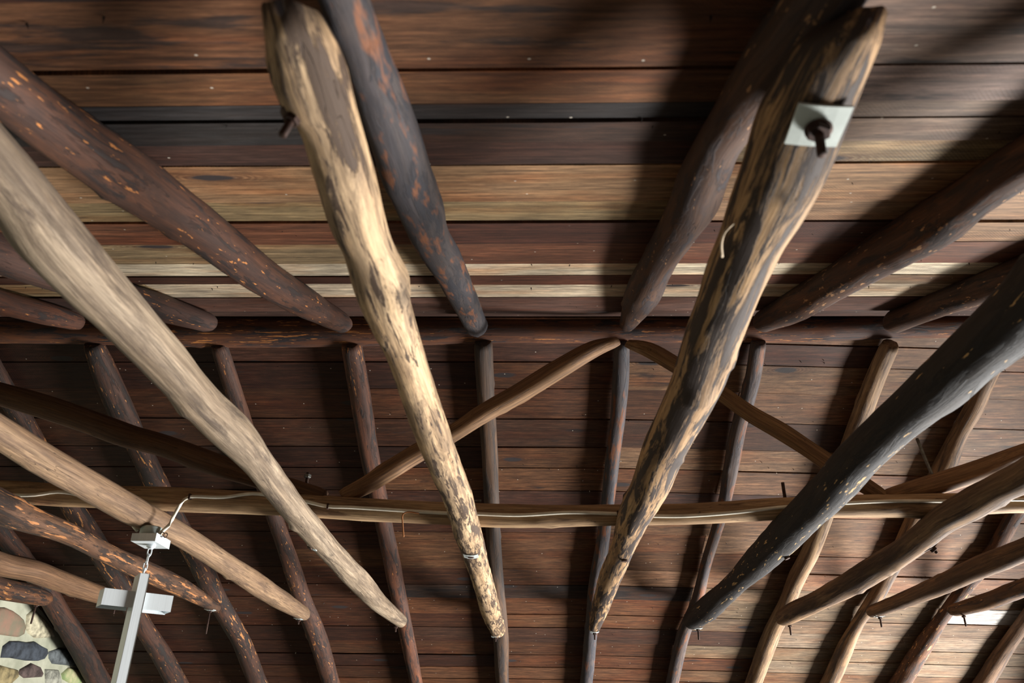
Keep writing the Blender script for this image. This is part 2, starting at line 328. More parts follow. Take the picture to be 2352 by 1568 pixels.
# ---------------------------------------------------------------- measured timbers: (x, y, z, radius) along each pole, metres from the eye
LOGS = {
  'T3': ((-0.337, 0.781, 0.929, 0.045), (-0.337, 0.831, 0.928, 0.05), (-0.339, 0.891, 0.928, 0.055), (-0.339, 0.938, 0.927, 0.053), (-0.336, 0.972, 0.926, 0.049), (-0.337, 1.106, 0.924, 0.052), (-0.34, 1.273, 0.922, 0.054), (-0.336, 1.339, 0.921, 0.051), (-0.332, 1.457, 0.919, 0.058), (-0.334, 1.549, 0.917, 0.057), (-0.327, 1.749, 0.914, 0.051), (-0.323, 1.999, 0.91, 0.052), (-0.318, 2.269, 0.906, 0.056), (-0.308, 2.583, 0.901, 0.056), (-0.288, 3.06, 0.894, 0.058), (-0.288, 3.545, 0.886, 0.061), (-0.277, 4.506, 0.871, 0.057), (-0.269, 5.703, 0.853, 0.065), (-0.257, 6.349, 0.842, 0.055)),
  'T4': ((0.46, 0.799, 0.929, 0.04), (0.447, 0.843, 0.928, 0.056), (0.443, 0.919, 0.928, 0.064), (0.44, 0.996, 0.927, 0.071), (0.444, 1.106, 0.925, 0.072), (0.442, 1.234, 0.924, 0.068), (0.44, 1.316, 0.923, 0.064), (0.438, 1.445, 0.921, 0.065), (0.44, 1.569, 0.919, 0.064), (0.442, 1.74, 0.917, 0.067), (0.449, 1.978, 0.914, 0.07), (0.443, 2.277, 0.911, 0.07), (0.435, 2.538, 0.907, 0.072), (0.442, 2.904, 0.903, 0.071), (0.429, 3.299, 0.898, 0.069), (0.433, 3.832, 0.891, 0.056), (0.435, 4.67, 0.881, 0.063), (0.452, 5.643, 0.869, 0.054), (0.465, 6.303, 0.861, 0.041)),
  'T5': ((1.131, 0.75, 0.929, 0.079), (1.135, 1.622, 0.925, 0.075), (1.128, 1.835, 0.924, 0.07), (1.13, 2.023, 0.923, 0.071), (1.12, 2.248, 0.922, 0.065), (1.12, 2.663, 0.92, 0.07), (1.142, 2.968, 0.919, 0.077), (1.15, 3.414, 0.917, 0.075), (1.169, 4.06, 0.914, 0.077), (1.184, 4.791, 0.91, 0.063), (1.193, 5.735, 0.906, 0.078), (1.176, 6.195, 0.904, 0.069)),
  'T6': ((1.784, 0.75, 0.929, 0.062), (1.79, 2.837, 0.925, 0.059), (1.776, 2.946, 0.925, 0.056), (1.775, 3.173, 0.925, 0.062), (1.772, 3.429, 0.924, 0.06), (1.843, 4.072, 0.923, 0.062), (1.861, 4.748, 0.921, 0.067), (1.865, 5.293, 0.92, 0.062), (1.835, 5.845, 0.919, 0.065), (1.831, 6.157, 0.919, 0.055)),
  'T7': ((2.462, 0.75, 0.929, 0.057), (2.465, 4.078, 0.945, 0.054), (2.458, 4.406, 0.947, 0.059), (2.471, 4.96, 0.95, 0.057), (2.477, 5.622, 0.953, 0.05), (2.454, 6.065, 0.955, 0.044)),
  'T8': ((3.032, 0.75, 0.929, 0.055), (3.039, 5.135, 0.96, 0.052), (3.07, 5.619, 0.964, 0.055), (3.046, 5.984, 0.967, 0.046), (3.015, 6.036, 0.967, 0.04)),
  'T2': ((-0.966, 0.75, 0.929, 0.058), (-0.962, 1.116, 0.927, 0.055), (-0.978, 1.295, 0.925, 0.066), (-0.98, 1.431, 0.924, 0.065), (-0.976, 1.619, 0.923, 0.062), (-0.976, 1.843, 0.921, 0.06), (-0.979, 2.105, 0.919, 0.059), (-0.967, 2.38, 0.917, 0.064), (-0.969, 2.626, 0.915, 0.056), (-0.99, 3.037, 0.912, 0.055), (-1.001, 3.38, 0.909, 0.055), (-1.009, 3.958, 0.904, 0.055), (-1.012, 4.762, 0.898, 0.065), (-1.013, 5.426, 0.893, 0.059), (-0.978, 6.238, 0.887, 0.047)),
  'T1': ((-1.746, 0.75, 0.929, 0.055), (-1.752, 2.427, 0.927, 0.052), (-1.754, 2.702, 0.926, 0.056), (-1.742, 3.007, 0.926, 0.057), (-1.73, 3.38, 0.925, 0.06), (-1.688, 3.771, 0.925, 0.052), (-1.689, 4.4, 0.924, 0.058), (-1.699, 5.267, 0.922, 0.064), (-1.69, 6.151, 0.921, 0.049)),
  'T0': ((-2.308, 0.75, 0.929, 0.074), (-2.32, 3.363, 0.94, 0.071), (-2.305, 3.571, 0.941, 0.06), (-2.265, 3.823, 0.942, 0.051), (-2.28, 4.235, 0.943, 0.049), (-2.286, 4.61, 0.945, 0.055), (-2.272, 5.232, 0.947, 0.058), (-2.329, 6.076, 0.951, 0.036)),
  'Tm1': ((-3.069, 0.75, 0.929, 0.071), (-3.105, 4.655, 0.964, 0.067), (-3.028, 4.831, 0.965, 0.066), (-3.035, 5.183, 0.968, 0.066), (-3.023, 5.653, 0.973, 0.058), (-2.983, 6.013, 0.976, 0.048)),
  'Tm2': ((-3.62, 0.75, 0.929, 0.077), (-3.645, 5.54, 0.983, 0.073), (-3.581, 5.794, 0.986, 0.066), (-3.562, 5.982, 0.988, 0.052)),
  'N3': ((-0.271, -0.35, 0.594, 0.04), (-0.281, 0.814, 1.0, 0.037), (-0.284, 0.956, 1.049, 0.041), (-0.289, 1.151, 1.117, 0.052), (-0.294, 1.326, 1.178, 0.057), (-0.304, 1.499, 1.238, 0.062), (-0.305, 1.774, 1.334, 0.062), (-0.314, 2.012, 1.417, 0.059), (-0.305, 2.221, 1.489, 0.062), (-0.296, 2.537, 1.599, 0.059), (-0.293, 3.035, 1.773, 0.059), (-0.287, 3.636, 1.982, 0.059)),
  'N4': ((0.442, -0.35, 0.594, 0.06), (0.432, 0.827, 1.004, 0.056), (0.418, 0.973, 1.055, 0.054), (0.41, 1.163, 1.121, 0.049), (0.405, 1.337, 1.182, 0.048), (0.416, 1.539, 1.252, 0.061), (0.431, 1.724, 1.316, 0.065), (0.436, 1.934, 1.389, 0.06), (0.443, 2.366, 1.54, 0.061), (0.46, 2.855, 1.71, 0.072), (0.487, 3.576, 1.961, 0.041)),
  'N5': ((1.139, -0.35, 0.594, 0.06), (1.129, 1.456, 1.223, 0.056), (1.148, 1.706, 1.31, 0.058), (1.169, 1.901, 1.378, 0.073), (1.166, 2.22, 1.489, 0.071), (1.172, 2.598, 1.62, 0.066), (1.177, 3.109, 1.799, 0.071), (1.151, 3.518, 1.941, 0.054)),
  'N6': ((1.808, -0.35, 0.594, 0.07), (1.798, 2.506, 1.588, 0.065), (1.799, 2.81, 1.694, 0.062), (1.796, 3.029, 1.771, 0.058), (1.805, 3.534, 1.946, 0.058)),
  'N2': ((-0.966, -0.35, 0.594, 0.06), (-0.976, 1.056, 1.084, 0.056), (-0.985, 1.198, 1.133, 0.06), (-0.988, 1.439, 1.217, 0.069), (-0.991, 1.714, 1.313, 0.068), (-0.993, 2.005, 1.414, 0.067), (-1.013, 2.52, 1.593, 0.069), (-1.003, 3.058, 1.781, 0.067), (-0.962, 3.555, 1.954, 0.05)),
  'N1': ((-1.795, -0.35, 0.594, 0.076), (-1.805, 2.222, 1.49, 0.07), (-1.765, 2.522, 1.594, 0.071), (-1.72, 2.878, 1.718, 0.057), (-1.695, 3.112, 1.799, 0.061), (-1.643, 3.514, 1.939, 0.052)),
  'N0': ((-2.335, -0.35, 0.594, 0.059), (-2.345, 2.981, 1.754, 0.055), (-2.328, 3.264, 1.852, 0.055), (-2.307, 3.497, 1.933, 0.042)),
  'F0': ((-2.38, 3.784, 1.962, 0.052), (-2.395, 4.013, 1.871, 0.069), (-2.403, 4.26, 1.773, 0.074), (-2.402, 4.579, 1.647, 0.067), (-2.401, 4.913, 1.514, 0.069), (-2.392, 5.308, 1.358, 0.065), (-2.367, 5.769, 1.175, 0.075), (-2.36, 6.192, 1.007, 0.068), (-2.331, 6.705, 0.803, 0.071), (-2.355, 7.379, 0.536, 0.072), (-2.355, 7.9, 0.33, 0.072)),
  'F1': ((-1.695, 3.79, 1.96, 0.044), (-1.703, 4.212, 1.792, 0.047), (-1.715, 5.213, 1.395, 0.052), (-1.714, 5.677, 1.211, 0.059), (-1.72, 6.128, 1.032, 0.065), (-1.705, 6.651, 0.825, 0.072), (-1.718, 7.367, 0.541, 0.072), (-1.718, 7.9, 0.33, 0.072)),
  'F2': ((-0.974, 3.779, 1.964, 0.056), (-0.978, 4.109, 1.833, 0.059), (-0.994, 4.636, 1.624, 0.058), (-0.991, 5.27, 1.373, 0.056), (-0.99, 5.754, 1.181, 0.058), (-0.988, 6.415, 0.918, 0.057), (-0.987, 7.352, 0.547, 0.056), (-0.987, 7.9, 0.33, 0.056)),
  'F3': ((-0.261, 3.773, 1.966, 0.049), (-0.262, 4.011, 1.872, 0.051), (-0.257, 4.607, 1.636, 0.05), (-0.261, 5.069, 1.452, 0.049), (-0.262, 5.498, 1.282, 0.051), (-0.255, 6.109, 1.04, 0.057), (-0.246, 6.61, 0.841, 0.061), (-0.252, 7.337, 0.553, 0.055), (-0.252, 7.9, 0.33, 0.055)),
  'F4': ((0.479, 3.774, 1.966, 0.04), (0.493, 4.011, 1.872, 0.046), (0.498, 4.287, 1.763, 0.044), (0.492, 4.604, 1.637, 0.045), (0.488, 5.064, 1.454, 0.043), (0.482, 5.412, 1.317, 0.045), (0.465, 5.918, 1.116, 0.055), (0.461, 6.574, 0.856, 0.05), (0.458, 7.323, 0.559, 0.052), (0.458, 7.9, 0.33, 0.052)),
  'F5': ((1.202, 3.774, 1.966, 0.041), (1.219, 4.084, 1.843, 0.042), (1.211, 4.38, 1.726, 0.045), (1.22, 4.637, 1.624, 0.046), (1.236, 5.017, 1.473, 0.041), (1.23, 5.278, 1.369, 0.038), (1.217, 5.7, 1.202, 0.038), (1.217, 6.145, 1.026, 0.042), (1.176, 6.563, 0.86, 0.048), (1.177, 7.308, 0.564, 0.053), (1.177, 7.9, 0.33, 0.053)),
  'F6': ((1.897, 3.791, 1.959, 0.047), (1.889, 3.97, 1.888, 0.051), (1.888, 4.205, 1.795, 0.055), (1.895, 4.461, 1.693, 0.057), (1.904, 4.824, 1.55, 0.054), (1.905, 5.207, 1.398, 0.054), (1.903, 5.557, 1.259, 0.058), (1.882, 5.813, 1.157, 0.059), (1.876, 6.158, 1.021, 0.059), (1.857, 6.474, 0.895, 0.062), (1.855, 6.853, 0.745, 0.066), (1.857, 7.295, 0.57, 0.066), (1.857, 7.9, 0.33, 0.066)),
  'F7': ((2.516, 3.752, 1.975, 0.042), (2.493, 3.979, 1.885, 0.045), (2.505, 4.226, 1.787, 0.05), (2.498, 4.452, 1.697, 0.047), (2.509, 4.669, 1.611, 0.06), (2.495, 5.194, 1.403, 0.053), (2.511, 5.746, 1.184, 0.052), (2.501, 6.057, 1.061, 0.052), (2.47, 6.365, 0.939, 0.046), (2.472, 6.778, 0.775, 0.063), (2.487, 7.282, 0.575, 0.067), (2.487, 7.9, 0.33, 0.067)),
  'F8': ((3.116, 4.45, 1.698, 0.047), (3.115, 5.176, 1.41, 0.05), (3.137, 5.522, 1.273, 0.053), (3.103, 5.871, 1.134, 0.051), (3.071, 6.316, 0.958, 0.047), (3.063, 6.674, 0.816, 0.063), (3.066, 7.271, 0.579, 0.074), (3.066, 7.9, 0.33, 0.074)),
  'F9': ((3.655, 5.224, 1.391, 0.052), (3.683, 5.833, 1.149, 0.052), (3.701, 6.589, 0.849, 0.055), (3.724, 6.977, 0.696, 0.065), (3.741, 7.257, 0.585, 0.064), (3.741, 7.9, 0.33, 0.064)),
  'Fm1': ((-3.01, 3.819, 1.948, 0.052), (-3.024, 4.064, 1.851, 0.056), (-3.025, 4.309, 1.754, 0.057), (-3.033, 4.504, 1.677, 0.059), (-3.047, 5.119, 1.433, 0.065), (-3.046, 5.415, 1.315, 0.075), (-3.037, 5.746, 1.184, 0.073), (-3.035, 6.051, 1.063, 0.072), (-3.054, 6.464, 0.899, 0.07), (-3.05, 6.939, 0.711, 0.076), (-3.066, 7.394, 0.531, 0.083), (-3.066, 7.9, 0.33, 0.083)),
  'Fm2': ((-3.584, 4.659, 1.615, 0.061), (-3.647, 5.369, 1.333, 0.065), (-3.633, 5.687, 1.208, 0.063), (-3.631, 6.037, 1.069, 0.072), (-3.656, 6.371, 0.936, 0.075), (-3.679, 6.818, 0.759, 0.086), (-3.74, 7.407, 0.525, 0.085), (-3.74, 7.9, 0.33, 0.085)),
  'P': ((-3.83, 3.548, 1.085, 0.055), (-2.471, 3.548, 1.065, 0.053), (-2.113, 3.548, 1.047, 0.051), (-1.693, 3.548, 1.033, 0.056), (-1.274, 3.548, 1.017, 0.052), (-1.037, 3.548, 1.006, 0.053), (-0.836, 3.548, 0.992, 0.054), (-0.465, 3.548, 0.976, 0.051), (-0.059, 3.548, 0.961, 0.052), (0.343, 3.548, 0.967, 0.046), (0.7, 3.548, 0.974, 0.047), (1.049, 3.548, 0.996, 0.049), (1.317, 3.548, 1.01, 0.05), (1.756, 3.548, 1.02, 0.052), (2.203, 3.548, 1.031, 0.043), (4.35, 3.548, 1.031, 0.05)),
  'Rg': ((-3.83, 3.78, 2.035, 0.08), (-2.916, 3.781, 2.04, 0.072), (-1.753, 3.781, 2.036, 0.088), (-0.799, 3.781, 2.038, 0.085), (-0.31, 3.781, 2.046, 0.078), (0.418, 3.781, 2.046, 0.076), (1.116, 3.781, 2.047, 0.075), (1.491, 3.781, 2.049, 0.072), (1.811, 3.781, 2.061, 0.069), (2.367, 3.781, 2.07, 0.067), (2.622, 3.781, 2.076, 0.066), (4.35, 3.78, 2.07, 0.075)),
  'B1': ((0.444, 3.684, 1.922, 0.028), (0.322, 3.677, 1.874, 0.045), (0.126, 3.657, 1.741, 0.052), (-0.063, 3.636, 1.604, 0.05), (-0.245, 3.617, 1.483, 0.048), (-0.371, 3.602, 1.385, 0.043), (-0.541, 3.585, 1.273, 0.046), (-0.67, 3.571, 1.178, 0.045), (-0.765, 3.56, 1.106, 0.042), (-0.873, 3.551, 1.047, 0.034)),
  'B2': ((0.493, 3.682, 1.908, 0.026), (0.6, 3.676, 1.867, 0.043), (0.716, 3.663, 1.783, 0.045), (0.909, 3.64, 1.63, 0.041), (1.062, 3.618, 1.488, 0.043), (1.189, 3.604, 1.394, 0.046), (1.31, 3.588, 1.291, 0.043), (1.401, 3.576, 1.209, 0.045), (1.508, 3.563, 1.123, 0.041), (1.597, 3.551, 1.05, 0.033)),
  'B3': ((1.589, 3.552, 1.055, 0.033), (1.81, 3.561, 1.115, 0.047), (2.033, 3.571, 1.182, 0.051), (2.294, 3.587, 1.282, 0.041), (4.1, 3.67, 1.86, 0.05)),
  'B4': ((-3.75, 3.67, 1.9, 0.055), (-2.688, 3.634, 1.594, 0.057), (-2.431, 3.623, 1.52, 0.06), (-2.173, 3.61, 1.434, 0.059), (-1.963, 3.598, 1.359, 0.058), (-1.764, 3.59, 1.304, 0.052), (-1.526, 3.577, 1.219, 0.053), (-1.3, 3.566, 1.146, 0.047), (-1.15, 3.559, 1.102, 0.044), (-0.952, 3.55, 1.041, 0.04)),
}
CABLE1= [(-2.435, 3.497, 1.048), (-2.361, 3.497, 1.034), (-2.257, 3.497, 1.035), (-2.158, 3.497, 1.049), (-2.063, 3.497, 1.035)]
CABLE2= [(-1.547, 3.497, 1.03), (-1.395, 3.497, 1.028), (-1.262, 3.497, 1.045), (-1.147, 3.497, 1.031), (-1.025, 3.497, 1.012), (-0.914, 3.497, 0.988), (-0.825, 3.497, 0.985), (-0.661, 3.497, 0.976), (-0.392, 3.497, 0.961), (-0.244, 3.497, 0.958), (-0.058, 3.497, 0.953), (0.167, 3.497, 0.966), (0.379, 3.497, 0.961), (0.536, 3.497, 0.952), (0.689, 3.497, 0.953), (0.9, 3.497, 0.97), (1.1, 3.497, 0.994), (1.366, 3.497, 1.013), (1.597, 3.497, 1.024), (1.88, 3.497, 1.025), (2.155, 3.497, 1.033)]
STONES = {'round brown': [(5.915, 0.917),(5.979, 0.925),(6.073, 0.918),(6.167, 0.901),(6.238, 0.876),(6.293, 0.828),(6.295, 0.781),(6.237, 0.752),(6.141, 0.746),(6.007, 0.74),(5.867, 0.756),(5.814, 0.859)], 'big pale': [(6.269, 0.917),(6.334, 0.967),(6.425, 0.94),(6.559, 0.898),(6.668, 0.846),(6.719, 0.811),(6.459, 0.77),(6.347, 0.796),(6.3, 0.829)], 'dark slate': [(6.097, 0.593),(6.084, 0.671),(6.145, 0.712),(6.259, 0.726),(6.366, 0.731),(6.462, 0.75),(6.566, 0.73),(6.669, 0.718),(6.697, 0.688),(6.659, 0.643),(6.577, 0.619),(6.417, 0.605),(6.215, 0.604)], 'grey': [(6.694, 0.7),(6.838, 0.745),(6.959, 0.746),(7.061, 0.705),(7.195, 0.641),(7.02, 0.629),(6.786, 0.619),(6.719, 0.653)], 'small brown': [(6.367, 0.509),(6.371, 0.537),(6.496, 0.597),(6.629, 0.58),(6.698, 0.538),(6.687, 0.513),(6.456, 0.486)], 'beige': [(6.108, 0.546),(6.215, 0.538),(6.344, 0.534),(6.373, 0.491),(6.306, 0.429),(6.181, 0.405),(6.06, 0.447)], 'mossy': [(6.96, 0.56),(7.037, 0.613),(7.17, 0.617),(7.333, 0.592),(7.489, 0.516),(7.241, 0.481),(6.997, 0.521)], 'pale grey': [(6.705, 0.571),(6.896, 0.584),(6.946, 0.538),(6.985, 0.479),(6.773, 0.455)]}

# ================================================================ SETTING
KN = RZ - SN * RY; KF = RZ + SF * RY
HN, HF = math.hypot(1, SN), math.hypot(1, SF)
def near_pt(x, s, h=0.0):     # s metres down the near roof side from the ridge, h metres above its board face
    return Vector((x, RY - s / HN - h * SN / HN, RZ + 0.0635 - s * SN / HN + h / HN))
def far_pt(x, s, h=0.0):
    return Vector((x, RY + s / HF + h * SF / HF, RZ + 0.0645 - s * SF / HF + h / HF))
PM = plank_mat()
XL, XR = -3.86, 4.42
def plank(fn, x0, x1, s0, s1, tone, stain, parent, seed, drift=0.0, proud=None):
    rnd = random.Random(seed); n = max(2, min(6, int((x1 - x0) / 0.35))); V = []; F = []; lc = []
    h = rnd.uniform(0.0, 0.007) if proud is None else proud; th = 0.02; g = 0.0036
    tl = rnd.uniform(-0.004, 0.004)
    for i in range(n + 1):
        x = x0 + (x1 - x0) * i / n; x = x + (0.0015 if i == 0 else -0.0015 if i == n else 0)
        sh = drift * max(0.0, x - 0.5)
        a = s0 + sh + g * rnd.uniform(0.6, 1.7) * 0.9; b = s1 + sh - g * rnd.uniform(0.3, 1.4)
        hb = h + rnd.uniform(-0.001, 0.001)
        for (s, hh) in ((a, hb + tl), (b, hb - tl), (b, hb + th), (a, hb + th)):
            V.append(fn(x, s, hh)); lc += [x, s, hh]
    for i in range(n):
        for j in range(4):
            a = i * 4 + j; b = i * 4 + (j + 1) % 4; F.append((a, b, b + 4, a + 4))
    F.append((3, 2, 1, 0)); F.append((n * 4, n * 4 + 1, n * 4 + 2, n * 4 + 3))
    o = link('plank', V, F, PM, parent, fn((x0 + x1) / 2, (s0 + s1) / 2), False, {'lc': ('FLOAT_VECTOR', lc)})
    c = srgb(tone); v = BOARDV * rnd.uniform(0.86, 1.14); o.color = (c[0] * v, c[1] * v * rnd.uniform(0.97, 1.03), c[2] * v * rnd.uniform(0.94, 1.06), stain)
    return o
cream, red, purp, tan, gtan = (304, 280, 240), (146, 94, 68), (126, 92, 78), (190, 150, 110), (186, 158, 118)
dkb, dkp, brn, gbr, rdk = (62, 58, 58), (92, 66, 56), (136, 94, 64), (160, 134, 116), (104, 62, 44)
under = simple('roof_underlay', (18, 15, 13), 0.95)
ceil_n = tag(empty('ceiling', (0.3, 1.7, 1.4)), kind='structure')
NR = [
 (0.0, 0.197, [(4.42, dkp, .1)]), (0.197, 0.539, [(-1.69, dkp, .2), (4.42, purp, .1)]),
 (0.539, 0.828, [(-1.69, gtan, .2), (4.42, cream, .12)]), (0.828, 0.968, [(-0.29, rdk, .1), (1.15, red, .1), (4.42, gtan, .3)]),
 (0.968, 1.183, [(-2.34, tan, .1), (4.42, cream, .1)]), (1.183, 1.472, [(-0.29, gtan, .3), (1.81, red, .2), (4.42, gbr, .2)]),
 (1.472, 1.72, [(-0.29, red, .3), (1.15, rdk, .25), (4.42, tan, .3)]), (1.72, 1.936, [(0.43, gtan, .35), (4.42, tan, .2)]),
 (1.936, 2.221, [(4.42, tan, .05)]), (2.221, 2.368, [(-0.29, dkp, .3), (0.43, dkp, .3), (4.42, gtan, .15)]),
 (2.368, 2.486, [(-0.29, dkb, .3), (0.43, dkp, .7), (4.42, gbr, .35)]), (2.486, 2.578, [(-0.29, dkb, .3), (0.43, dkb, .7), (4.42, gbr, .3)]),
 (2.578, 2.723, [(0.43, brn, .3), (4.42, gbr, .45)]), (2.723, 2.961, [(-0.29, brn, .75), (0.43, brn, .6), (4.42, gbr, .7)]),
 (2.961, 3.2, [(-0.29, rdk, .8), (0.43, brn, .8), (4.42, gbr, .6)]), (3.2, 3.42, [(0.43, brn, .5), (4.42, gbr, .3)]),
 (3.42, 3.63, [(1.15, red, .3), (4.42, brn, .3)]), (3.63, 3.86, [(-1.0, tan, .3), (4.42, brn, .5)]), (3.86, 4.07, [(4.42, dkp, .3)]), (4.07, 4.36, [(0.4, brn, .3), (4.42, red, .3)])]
PROUD = {0: 0.004, 1: 0.0, 2: 0.005, 3: 0.0, 4: 0.006, 5: 0.001, 6: 0.0, 7: 0.006, 8: 0.0, 9: 0.005, 10: 0.0, 11: 0.005, 12: 0.0, 13: 0.006}
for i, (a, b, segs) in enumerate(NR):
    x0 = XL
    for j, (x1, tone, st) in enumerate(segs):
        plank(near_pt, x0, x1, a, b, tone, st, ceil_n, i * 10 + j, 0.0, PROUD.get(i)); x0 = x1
ceil_f = tag(empty('ceiling', (0.3, 5.7, 1.2)), kind='structure')
FR = [0.0, 0.16, 0.321, 0.53, 0.779, 1.026, 1.223, 1.452, 1.68, 1.905, 2.115, 2.335, 2.549, 2.738, 2.954, 3.154, 3.376, 3.588, 3.793, 3.999, 4.2, 4.36, 4.52]
MIDT = [(164, 106, 68), (148, 95, 62), (172, 118, 78), (140, 90, 60), (132, 88, 66)]
LEFTT = [(124, 76, 48), (110, 66, 42), (120, 76, 50), (100, 60, 40)]  # left boards toned darker: the daylight's falloff put into their colour
RIGHTT = [(214, 164, 122), (204, 154, 112), (194, 144, 104), (208, 160, 122)]  # right boards toned lighter towards the daylight, light put into the colour
rr = random.Random(3)
for i in range(len(FR) - 1):
    a, b = FR[i], FR[i + 1]
    cuts = [XL, (-0.98, -1.7, -0.25)[i % 3], (1.19, 0.48, 1.89)[(i * 2) % 3] if i < 12 else (1.19, 1.89)[i % 2], XR]
    if i == 13: cuts = [XL, -0.98, 1.19, 3.07, XR]
    for j in range(len(cuts) - 1):
        mid = (cuts[j] + cuts[j + 1]) / 2
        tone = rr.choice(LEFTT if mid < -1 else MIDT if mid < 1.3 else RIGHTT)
        st = rr.choice((.05, .15, .3, .45))
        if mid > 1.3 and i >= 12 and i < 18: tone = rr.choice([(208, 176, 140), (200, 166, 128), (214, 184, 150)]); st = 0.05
        if i == 12 and j == 1: tone, st = (108, 84, 72), .8
        if i == 13 and j == 3: tone, st = (246, 242, 234), 0.0
        if not (i == 13 and j == 3): tone = tuple(t * .80 for t in tone)
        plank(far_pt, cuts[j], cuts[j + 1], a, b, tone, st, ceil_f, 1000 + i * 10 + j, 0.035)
for fn, sm, par in ((near_pt, 4.36, ceil_n), (far_pt, 4.7, ceil_f)):
    V = [fn(x, s, h) for h in (0.035, 0.075) for (x, s) in ((XL - .25, -0.02), (XR + .25, -0.02), (XR + .25, sm), (XL - .25, sm))]
    link('underlay', V, [(0, 1, 2, 3), (4, 7, 6, 5), (0, 4, 5, 1), (1, 5, 6, 2), (2, 6, 7, 3), (3, 7, 4, 0)], under, par, V[0])
# nail tips that come through the boards beside the rafters
nm = simple('nail_steel', (38, 30, 28), 0.6, 0.4)
for fn, par, smax, dr in ((near_pt, ceil_n, 3.3, 0), (far_pt, ceil_f, 4.3, 1)):
    V = []; F = []
    for x in (-3.05, -2.36, -1.7, -0.98, -0.27, 0.45, 1.17, 1.87, 2.5, 3.1):
        s = 0.35
        while s < smax:
            for q in (0, 1):
                xx = x + rr.choice((-1, 1)) * rr.uniform(0.1, 0.34); ss = s + rr.uniform(-.05, .05); p = fn(xx, ss, 0.004); r = 0.0028; L = rr.uniform(0.006, 0.014)
                b = len(V); t = p - (fn(0, 0, 1) - fn(0, 0, 0)) * L + Vector((rr.uniform(-.006, .006), rr.uniform(-.003, .003), 0))
                for k in range(4):
                    a = k * 1.571; V.append(p + Vector((math.cos(a) * r, math.sin(a) * r, 0)))
                V.append(t)
                for k in range(4): F.append((b + k, b + (k + 1) % 4, b + 4))
            s += 0.42
    tag(link('nail_tips', V, F, nm, par, V[0]), kind='stuff')

mortar = simple('lime_mortar', (168, 168, 150), 0.95, 0, (140, 142, 124), 5, 0.006, 0.2)
plaster = simple('wall_plaster', (60, 54, 46), 0.9, 0, (46, 42, 36), 3, 0.003)
floorm = simple('stone_floor', FLOORC, 0.6, 0, tuple(x * .85 for x in FLOORC), 2, 0.002)
def slab(name, poly, axis, t0, t1, mat):
    n = len(poly); V = []
    for t in (t0, t1):
        for (a, b) in poly: V.append((t, a, b) if axis == 'x' else (a, t, b) if axis == 'y' else (a, b, t))
    F = [tuple(range(n)), tuple(range(n, 2 * n))[::-1]] + [(i, i + n, (i + 1) % n + n, (i + 1) % n) for i in range(n)]
    return link(name, V, F, mat, None, V[0], kind='structure')
zn = lambda y: KN + 0.0635 + SN * y + 0.03
zf = lambda y: KF + 0.0645 - SF * y + 0.03
slab('floor', [(XL - .3, -.7), (9.5, -.7), (9.5, 9.5), (XL - .3, 9.5)], 'z', -4.6, -4.4, floorm)
wl = slab('wall_left', [(-.45, -4.4), (7.95, -4.4), (7.95, zf(7.95)), (RY, zn(RY)), (-.45, zn(-.45))], 'x', XL, XL - .3, mortar)
slab('wall_back', [(XL, -4.4), (XR, -4.4), (XR, zf(7.95) - .02), (XL, zf(7.95) - .02)], 'y', 7.95, 8.25, plaster)
slab('wall_front', [(XL, -4.4), (XR, -4.4), (XR, zn(-.45) - .02), (XL, zn(-.45) - .02)], 'y', -.45, -.75, plaster)
absorbM = simple('dark_absorber', (46, 34, 26), 0.8, 0, (34, 26, 20), 4, 0.002)
slab('light_absorber_1', [(-.45, -4.4), (7.95, -4.4), (7.95, -1.25), (-.45, -1.25)], 'x', XL + .001, XL + .05, absorbM)  # unseen dark sheet added over the lower wall to soak up bounce light
# right gable: unseen, cut open below so the key light comes in
slab('wall_right', [(-.45, GZ), (7.95, GZ), (7.95, zf(7.95)), (RY, zn(RY)), (-.45, zn(-.45))], 'x', XR, XR + .3, plaster)

# field stones bedded in the left gable wall
STONE_TONES = {'round brown': (140, 112, 92), 'big pale': (196, 188, 160), 'dark slate': (66, 72, 80), 'grey': (98, 104, 106), 'small brown': (92, 78, 74), 'beige': (146, 132, 96), 'mossy': (160, 156, 116), 'pale grey': (160, 160, 146)}
SM = {k: simple('field_stone', v, 0.8, 0, tuple(x * 0.6 for x in v), 16, 0.004, 0.25) for k, v in STONE_TONES.items()}
SM['round brown'] = simple('field_stone', (112, 108, 90), 0.8, 0, (140, 108, 92), 7, 0.004, 0.25)
SM['mossy'] = simple('field_stone', (178, 170, 134), 0.85, 0, (120, 138, 92), 9, 0.004, 0.25)
def stone(poly, mat, seed, deep=0.03):
    rnd = random.Random(seed); n = len(poly); cy = sum(p[0] for p in poly) / n; cz = sum(p[1] for p in poly) / n
    V = []; F = []; j = lambda: rnd.uniform(-0.004, 0.004)
    for (k, x) in ((1.0, -0.02), (0.97, deep * 0.45), (0.80, deep * 0.85), (0.42, deep)):
        for (y, z) in poly: V.append((XL + x + j(), cy + (y - cy) * k, cz + (z - cz) * k))
    V.append((XL + deep * 1.02, cy, cz))
    for r in range(3):
        for i in range(n): F.append((r * n + i, r * n + (i + 1) % n, (r + 1) * n + (i + 1) % n, (r + 1) * n + i))
    for i in range(n): F.append((3 * n + i, 3 * n + (i + 1) % n, 4 * n))
    return link('stone', V, F, mat, wl, (XL, cy, cz), True)
cent = []
for i, (k, poly) in enumerate(STONES.items()):
    stone(poly, SM[k], i, 0.035 if k == 'big pale' else 0.028)
    cent.append((sum(p[0] for p in poly) / len(poly), sum(p[1] for p in poly) / len(poly), 0.5 * (max(p[0] for p in poly) - min(p[0] for p in poly))))
rs = random.Random(11); keys = list(SM); tries = 0; made = 0
